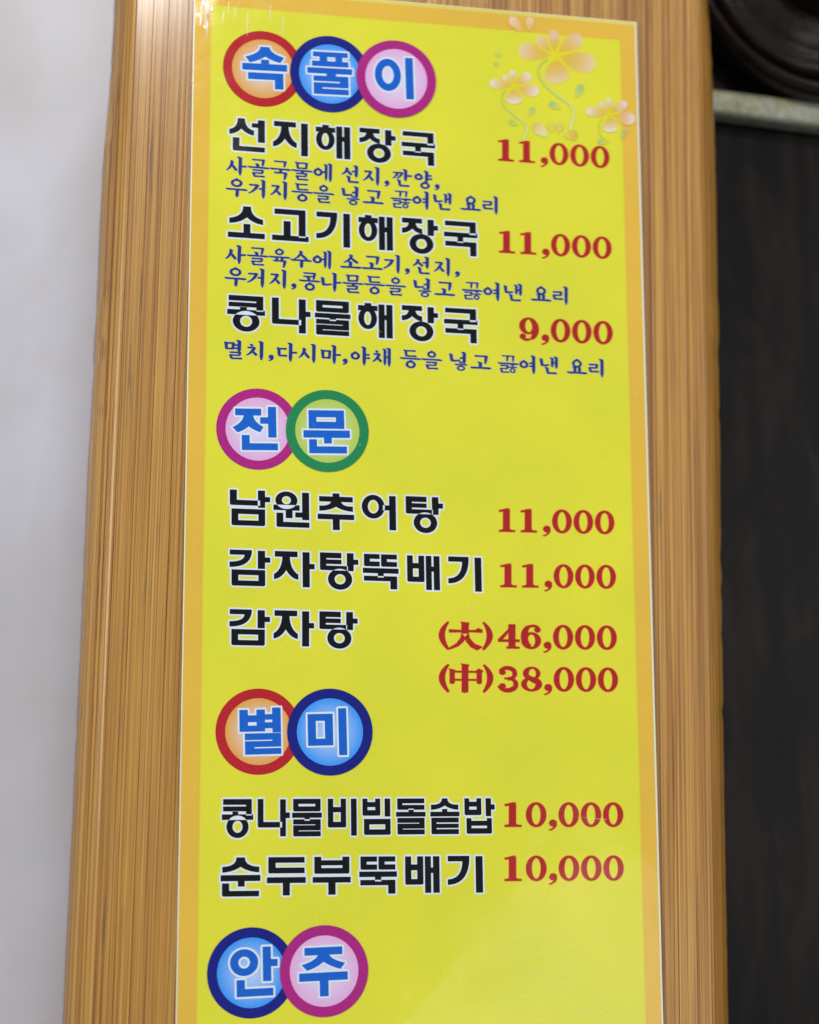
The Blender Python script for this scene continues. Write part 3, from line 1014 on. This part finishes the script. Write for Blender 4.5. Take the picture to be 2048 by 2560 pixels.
def brush(ch):
    c, v_, f = CHO[ch]
    s = []
    if v_ in 'ㅏㅑㅓㅕㅣㅐㅔ':
        two = v_ in 'ㅐㅔ'
        ye = 62 if f else 98
        cc = c + '1' if c in 'ㄱㄲ' else c
        y0, y1 = (14, 50) if f else (22, 74)
        xr = 50 if not two else 44
        if c == 'ㅇ': y0, y1, x0, xr = (18, 50, 8, 48) if f else (30, 68, 4, 46)
        elif c in 'ㄷㄹㅁ': x0 = 8; y0, y1 = (12, 46) if f else (28, 70)
        elif c == 'ㄴ': x0 = 6; xr += 2; y0, y1 = (12, 50) if f else (26, 66)
        else: x0 = 8
        s += jm(cc, x0, y0, xr if c != 'ㄹ' else 54, y1)
        if two:
            s += vb(62, 6, ye - 6, VT * .8) + vb(82, 0, ye, VT * .9)
            if v_ == 'ㅔ': s += hb(46, 60, 46, HT, 0)
            else: s += hb(64, 80, ye * .45 + 4, HT, 0)
        else:
            x = 72 if v_ in 'ㅓㅕㅣ' else 66
            s += vb(x, 0, ye)
            m = ye * .46 + 4
            if v_ == 'ㅏ': s += hb(x + 4, 95, m, HT * 1.1, 0)
            if v_ == 'ㅑ': s += hb(x + 4, 90, m - 9, HT, 0) + hb(x + 4, 92, m + 9, HT, 0)
            if v_ == 'ㅓ': s += hb(x - 20, x - 3, m - 2, HT, 0)
            if v_ == 'ㅕ': s += hb(x - 20, x - 3, m - 9, HT, 0) + hb(x - 20, x - 3, m + 8, HT, 0)
        if f == 'ㄴ': s += jm('ㄴf', 28, 58, 80, 92)
        if f == 'ㄹ': s += jm('ㄹ', 28, 62, 82, 97, .85)
        if f == 'ㅇ': s += jm('ㅇ', 36, 62, 80, 97, .95)
        if f == 'ㅎ': s += jm('ㅎ', 28, 56, 84, 102, .85)
    else:
        if not f:
            if v_ in 'ㅜㅠ':
                s += jm(c, 24, 8 if c != 'ㅇ' else 3, 76, 52 if c != 'ㅇ' else 44)
                s += hb(2, 98, 58, HT * 1.05, 4) + vb(52, 58, 100, VT * .95)
            else:
                s += jm(c, 22 if c != 'ㅇ' else 28, 12 if c != 'ㅇ' else 8, 82 if c != 'ㅇ' else 74, 56 if c != 'ㅇ' else 50)
                if v_ == 'ㅗ': s += vb(48, 50, 78, VT)
                else: s += vb(40, 50, 78, VT * .9) + vb(62, 50, 78, VT * .9)
                s += hb(2, 98, 80, HT * 1.15, 2)
        else:
            k = .82
            y1 = 30 if v_ in 'ㅗ' else 36
            if v_ == 'ㅗ' and c in 'ㄱㅋ': y1 = 40
            s += jm(c, 22 if c != 'ㅇ' else 30, 4, 78 if c != 'ㅇ' else 70, y1, k)
            s += hb(2, 98, 48, HT * .95, 4)
            if v_ == 'ㅗ': s += vb(46, 30, 47, VT * .85)
            if v_ == 'ㅜ': s += vb(52, 48, 64, VT * .85)
            if v_ == 'ㅠ': s += vb(38, 48, 66, VT * .8) + vb(62, 48, 66, VT * .8)
            if f == 'ㅇ': s += jm('ㅇ', 28, 62, 74, 100, .95)
            elif f == 'ㄱ': s += jm('ㄱ', 22, 66, 80, 104, .95)
            elif f == 'ㅀ': s += jm('ㅀ', 12, 56, 90, 100, 1.0)
            else: s += jm(f, 22, 62, 76, 98, .85)
    return s


COMMA = blob(16, 78, 10.5, 10) + strip([(16, 78), (26, 78), (26, 86), (20, 95), (8, 100)], [(16, 86), (18, 87), (16, 90), (10, 95), (5, 97)])
SMALL = [
    ("사골국물에 선지,깐양,", 969, (564.3, 390.8), (1084.2, 430.3), (564.1, 436.2)),
    ("우거지등을 넣고 끓여낸 요리", 1293, (564.3, 445.1), (1254.2, 493.8), (564.1, 490.2)),
    ("사골육수에 소고기,선지,", 1069, (562.0, 612.8), (1134.8, 648.0), (561.8, 658.2)),
    ("우거지,콩나물등을 넣고 끓여낸 요리", 1631, (561.3, 667.7), (1429.0, 719.0), (561.1, 713.8)),
    ("멸치,다시마,야채 등을 넣고 끓여낸 요리", 1800, (558.1, 850.0), (1518.5, 900.3), (558.0, 896.3)),
]
for text, W, A, B, C in SMALL:
    xf = row_xf(A, B, C, W, 100)
    x = 0.0
    pieces = []
    for i, ch in enumerate(text):
        if ch == ' ':
            x += 31; continue
        src = COMMA if ch == ',' else brush(ch)
        sh = []
        for s in src:
            if isinstance(s, Q): sh.append(Q([(a_ + x, b_) for a_, b_ in s.p]))
            else:
                a = list(s.a); a[0] += x; sh.append(RING(*a))
        pieces.append(((i, 0), sh))
        x += 38 if ch == ',' else 100
    V, Fs = build_flat(pieces, 3.6, xf, 3 * ZL)
    o = mesh_obj("description_line", V, Fs, M_pale, sheet, label="small navy brush lettering " + text)
    V, Fs = build_flat(pieces, 1.5, xf, 4 * ZL)
    mesh_obj("letter_fill", V, Fs, M_navy, o)

# ------------------------------------------------------------------ printed flowers
N = NT("flower_print")
at_c = N.n('ShaderNodeAttribute', attribute_name="ink")
N.set(Base_Color=at_c.outputs['Color'])
laminate_surface(N)
M_flower = N.m
FX = lambda x, y: (1200 + x / 4.107, 20 + y / 4.107)


PC = [at(*q) for q in ((530.5, 15), (1548, 103), (yr(yb), yb), (yl(yb), yb))]


def paper_ink(p):
    """ink that is printed at a point of the sheet: yellow inside the panel, orange outside"""
    for a_, b_ in zip(PC, PC[1:] + PC[:1]):
        if (b_.x - a_.x) * (p[1] - a_.y) - (b_.y - a_.y) * (p[0] - a_.x) > 0.00004:
            return lin(230, 186, 71)
    return lin(225, 222, 60)


def ink_mesh(name, V, Fs, cols, parent):
    out = []
    for f_ in Fs:
        a_, b_, c_ = V[f_[0]], V[f_[1]], V[f_[2]]
        out.append(tuple(f_) if (b_ - a_).cross(c_ - a_).z > 0 else tuple(f_)[::-1])
    Fs = out
    o = mesh_obj(name, V, Fs, M_flower, parent, True)
    ca = o.data.color_attributes.new("ink", 'FLOAT_COLOR', 'POINT')
    for i, c in enumerate(cols):
        bg_ = paper_ink(V[i])
        a_ = c[3]
        ca.data[i].color = tuple((c[k] * a_ + bg_[k] * (1 - a_)) * 0.985 for k in range(3)) + (1.0,)
    return o


zc = [3 * ZL]


def petal(bx, by, tx, ty_, w, c0, c1, alpha, parent, name="petal", fat=0.45):
    """leaf-shaped patch of ink: colour c0 at the base, c1 at the tip, soft rim"""
    zc[0] += 0.12 * ZL
    n, rings = 24, [0.0, .45, .72, .88, 1.0]
    w *= 1.12
    alpha *= .9
    al = [alpha, alpha, alpha * .97, alpha * .62, 0.0]
    dx, dy = tx - bx, ty_ - by
    L = math.hypot(dx, dy)
    ux, uy = dx / L, dy / L
    V, C, Fs = [], [], []
    for ri, r in enumerate(rings):
        for i in range(n if ri else 1):
            a = 2 * math.pi * i / n
            s = 0.56 + 0.46 * r * math.cos(a)          # along
            prof = 1.0 if fat >= 1 else (fat + (1.22 - fat) * max(0, min(1, s * 1.12)))
            q = 0.5 * w * r * math.sin(a) * prof * 1.0
            x = bx + ux * L * s - uy * q
            y = by + uy * L * s + ux * q
            p = at(*FX(x, y), zc[0])
            V.append(p)
            t = max(0, min(1, (s - .1) / .85)) ** 1.5
            C.append(tuple(c0[k] * (1 - t) + c1[k] * t for k in range(3)) + (al[ri] * (0.55 + .45 * t if alpha < 1 else 1),))
    for i in range(n): Fs.append((0, 1 + i, 1 + (i + 1) % n))
    for ri in range(1, len(rings) - 1):
        a0, b0 = 1 + (ri - 1) * n, 1 + ri * n
        for i in range(n):
            j = (i + 1) % n
            Fs.append((a0 + i, b0 + i, b0 + j, a0 + j))
    return ink_mesh(name, V, [f_[::-1] for f_ in Fs], C, parent)


def ribbon(pts, w0, w1, c0, c1, alpha0, alpha1, parent, name):
    zc[0] += 0.12 * ZL
    P = []
    for i in range(len(pts) - 1):
        p0 = pts[max(0, i - 1)]; p1 = pts[i]; p2 = pts[i + 1]; p3 = pts[min(len(pts) - 1, i + 2)]
        for k in range(5):
            t = k / 5
            P.append(tuple(0.5 * (2 * p1[j] + (p2[j] - p0[j]) * t + (2 * p0[j] - 5 * p1[j] + 4 * p2[j] - p3[j]) * t * t + (3 * p1[j] - p0[j] - 3 * p2[j] + p3[j]) * t ** 3) for j in (0, 1)))
    P.append(pts[-1])
    V, C, Fs = [], [], []
    for i, p in enumerate(P):
        a = P[max(0, i - 1)]; b = P[min(len(P) - 1, i + 1)]
        dx, dy = b[0] - a[0], b[1] - a[1]
        L = math.hypot(dx, dy) or 1
        t = i / (len(P) - 1)
        w = (w0 * (1 - t) + w1 * t) / 2
        al = alpha0 * (1 - t) + alpha1 * t
        for s, aa in ((-1, 0), (-.4, 1), (.4, 1), (1, 0)):
            V.append(at(*FX(p[0] - dy / L * w * s, p[1] + dx / L * w * s), zc[0]))
            C.append(tuple(c0[k] * (1 - t) + c1[k] * t for k in range(3)) + (al * aa,))
    for i in range(len(P) - 1):
        for k in range(3):
            Fs.append((i * 4 + k, i * 4 + k + 1, i * 4 + 5 + k, i * 4 + 4 + k))
    return ink_mesh(name, V, Fs, C, parent)


c_or, c_wh, c_pk = lin(224, 136, 44), lin(238, 226, 236), lin(230, 184, 136)
c_lf, c_ye, c_st = lin(104, 184, 150), lin(238, 214, 40), lin(168, 198, 100)


def flower(cx, cy, tips, stam, label, tipc=c_wh, a=0.93):
    zc[0] += 0.3 * ZL
    # the printed flower: its centre is the mother piece, petals and stamens its sub-parts
    p0 = at(*FX(cx, cy), zc[0])
    c = petal(cx - 14, cy - 8, cx + 16, cy + 10, 26, c_ye, c_ye, .8, sheet, "flower_print", 1)
    c["label"] = label
    for (x, y, w) in tips: petal(cx, cy, x, y, w, c_or, tipc, a, c)
    for (x, y, w) in stam: ribbon([(cx, cy), ((cx + x) / 2, (cy + y) / 2), (x, y)], w * 1.3, w * .7, c_ye, c_ye, .95, .75, c, "stamen")
    return c


flower(770, 490, [(395, 425, 175), (585, 290, 100), (755, 222, 122), (1045, 285, 165), (1190, 590, 205), (800, 775, 250)],
       [(690, 330, 20), (835, 330, 20), (600, 400, 16), (1010, 430, 26), (900, 610, 16)], "largest printed orange and white flower near the top right corner", lin(234, 204, 190))
flower(350, 805, [(95, 765, 100), (235, 690, 58), (330, 635, 78), (520, 680, 110), (608, 862, 122), (355, 985, 165)],
       [(300, 700, 12), (375, 700, 12), (470, 790, 14), (390, 870, 10)], "small printed flower left of the largest flower")
flower(1330, 1095, [(1090, 1052, 100), (1228, 965, 56), (1322, 922, 74), (1508, 965, 104), (1598, 1150, 132), (1348, 1275, 158)],
       [(1285, 1000, 12), (1352, 995, 12), (1440, 1070, 16), (1400, 1150, 10)], "small printed flower on the right border")
petal(450, 265, 310, 90, 95, c_pk, c_wh, .72, sheet, "petal_print")
petal(505, 265, 515, 90, 84, c_pk, c_wh, .62, sheet, "petal_print")
petal(715, 1335, 548, 1190, 112, c_wh, lin(222, 160, 110), .75, sheet, "petal_print")
petal(745, 1290, 725, 1180, 72, c_pk, lin(222, 176, 126), .5, sheet, "petal_print")
petal(790, 1290, 840, 1180, 80, c_pk, lin(222, 170, 120), .6, sheet, "petal_print")
petal(840, 1310, 1010, 1300, 100, lin(222, 190, 120), lin(220, 146, 66), .85, sheet, "petal_print")
for (x0, y0, x1, y1, w, a) in ((980, 940, 1050, 780, 76, .9), (850, 1035, 708, 975, 72, .85), (498, 1130, 552, 1015, 54, .8), (395, 1208, 302, 1155, 54, .85),
                               (185, 510, 195, 455, 58, .6), (205, 560, 148, 575, 52, .7), (1448, 1360, 1492, 1250, 56, .75), (1310, 1400, 1215, 1355, 54, .85)):
    petal(x0, y0, x1, y1, w, lin(170, 204, 130), c_lf, a, sheet, "leaf_print")
ribbon([(700, 520), (615, 590), (608, 690), (690, 810), (810, 910), (920, 985), (965, 1090), (925, 1250)], 15, 32, lin(140, 190, 110), lin(226, 232, 170), .75, .95, sheet, "stem_print")
ribbon([(270, 840), (226, 910), (255, 1010), (360, 1105), (455, 1180), (480, 1270), (440, 1350)], 12, 27, lin(150, 196, 110), lin(226, 232, 170), .7, .9, sheet, "stem_print")
ribbon([(1262, 1130), (1222, 1190), (1236, 1290), (1330, 1380)], 16, 16, lin(160, 200, 80), lin(200, 216, 90), .6, .3, sheet, "stem_print")

def seam(p, q, nx, ny):
    V, C, Fs = [], [], []
    cy_ = lin(225, 222, 60)
    for k, (t, al) in enumerate(((0, 1), (.35, .70), (.7, .30), (1, 0))):
        for (x, y) in (p, q):
            V.append(at(x + nx * SEAM * t, y + ny * SEAM * t, 2.4 * ZL))
            C.append(cy_[:3] + (al,))
    for k in range(3): Fs.append((2 * k, 2 * k + 1, 2 * k + 3, 2 * k + 2))
    return ink_mesh("colour_seam", V, Fs, C, sheet)


seam((yl(yb) + 1, yb), (531.5, 16), -1, 0)
seam((yr(yb) - 1, yb), (1547, 104), 1, 0)
seam((531.5, 16), (1547, 104), .087, -1)

# ------------------------------------------------------------------ wear on the film: fine scratches and specks; then lamp glints painted in white
N = NT("scratched_film")
N.set(Base_Color=lin(246, 248, 190), Roughness=0.25)
M_scr = N.m
SCR = [((1264, 2359), (1352, 2327)), ((1266, 2414), (1381, 2380)), ((1300, 2449), (1378, 2424), (1425, 2428)), ((1266, 2508), (1330, 2485), (1390, 2465), (1450, 2461)),
       ((1452, 2519), (1483, 2526), (1520, 2541), (1552, 2556)), ((1411, 2367), (1446, 2364)), ((1440, 2042), (1478, 2046), (1516, 2049)), ((1258, 2433), (1275, 2433)),
       ((1330, 2560), (1352, 2551)), ((1335, 2520), (1350, 2522)), ((1506, 2409), (1516, 2411)), ((1424, 2216), (1440, 2214)), ((1400, 2215), (1424, 2217)),
       ((1470, 2500), (1500, 2505)), ((1478, 2360), (1500, 2356)), ((1272, 2469), (1290, 2460)), ((556, 470), (560, 476)), ((557, 495), (561, 500)), ((562, 515), (565, 519))]
V, Fs = [], []
rs = random.Random(5)
for _ in range(46):
    x_, y_ = rs.gauss(1400, 130), rs.gauss(2470, 70)
    if 1100 < x_ < 1600: SCR.append(((x_, y_), (x_ + rs.uniform(4, 26), y_ + rs.uniform(-9, 7))))
for _ in range(26):
    x_, y_ = rs.uniform(470, 1620), rs.uniform(20, 2540)
    if x_ > lx(y_) + 8: SCR.append(((x_, y_), (x_ + rs.uniform(-5, 5), y_ + rs.uniform(3, 12))))
for s in SCR:
    for (a_, b_) in zip(s, s[1:]):
        A_, B_ = at(*a_, 12 * ZL), at(*b_, 12 * ZL)
        d_ = (B_ - A_).normalized()
        n_ = Vector((-d_.y, d_.x, 0)) * (rs.uniform(0.22, 0.5) * PX)
        i0 = len(V)
        V += [A_ - n_ * .3, B_ - n_, B_ + n_, A_ + n_ * .3]
        Fs.append((i0, i0 + 1, i0 + 2, i0 + 3))
o = mesh_obj("scratch_marks", V, Fs, M_scr, sheet)
o["kind"] = "stuff"
N = NT("white_glint_paint")  # lamp glints painted on the film as white strokes and dots
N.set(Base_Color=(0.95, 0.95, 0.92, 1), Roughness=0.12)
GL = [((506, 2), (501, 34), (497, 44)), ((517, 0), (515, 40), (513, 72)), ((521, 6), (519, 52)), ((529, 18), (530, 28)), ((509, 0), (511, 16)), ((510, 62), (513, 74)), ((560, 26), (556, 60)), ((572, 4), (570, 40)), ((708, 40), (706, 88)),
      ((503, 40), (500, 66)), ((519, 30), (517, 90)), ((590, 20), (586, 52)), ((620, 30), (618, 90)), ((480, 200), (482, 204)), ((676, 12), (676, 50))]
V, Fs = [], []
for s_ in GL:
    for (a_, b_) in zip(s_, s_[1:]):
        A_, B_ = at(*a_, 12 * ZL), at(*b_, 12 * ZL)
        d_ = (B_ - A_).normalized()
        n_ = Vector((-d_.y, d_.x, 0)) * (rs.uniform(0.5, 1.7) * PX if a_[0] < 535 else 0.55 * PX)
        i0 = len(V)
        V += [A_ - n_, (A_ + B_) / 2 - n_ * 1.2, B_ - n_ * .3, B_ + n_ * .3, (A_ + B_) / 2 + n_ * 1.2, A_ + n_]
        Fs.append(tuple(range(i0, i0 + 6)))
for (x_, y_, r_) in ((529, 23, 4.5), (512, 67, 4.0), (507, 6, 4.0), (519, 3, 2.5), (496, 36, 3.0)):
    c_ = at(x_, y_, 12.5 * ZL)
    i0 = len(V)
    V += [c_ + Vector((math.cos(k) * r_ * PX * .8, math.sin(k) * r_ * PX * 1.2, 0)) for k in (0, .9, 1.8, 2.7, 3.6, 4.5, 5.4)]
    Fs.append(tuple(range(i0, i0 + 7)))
o = mesh_obj("painted_film_glints", V, Fs, N.m, sheet)
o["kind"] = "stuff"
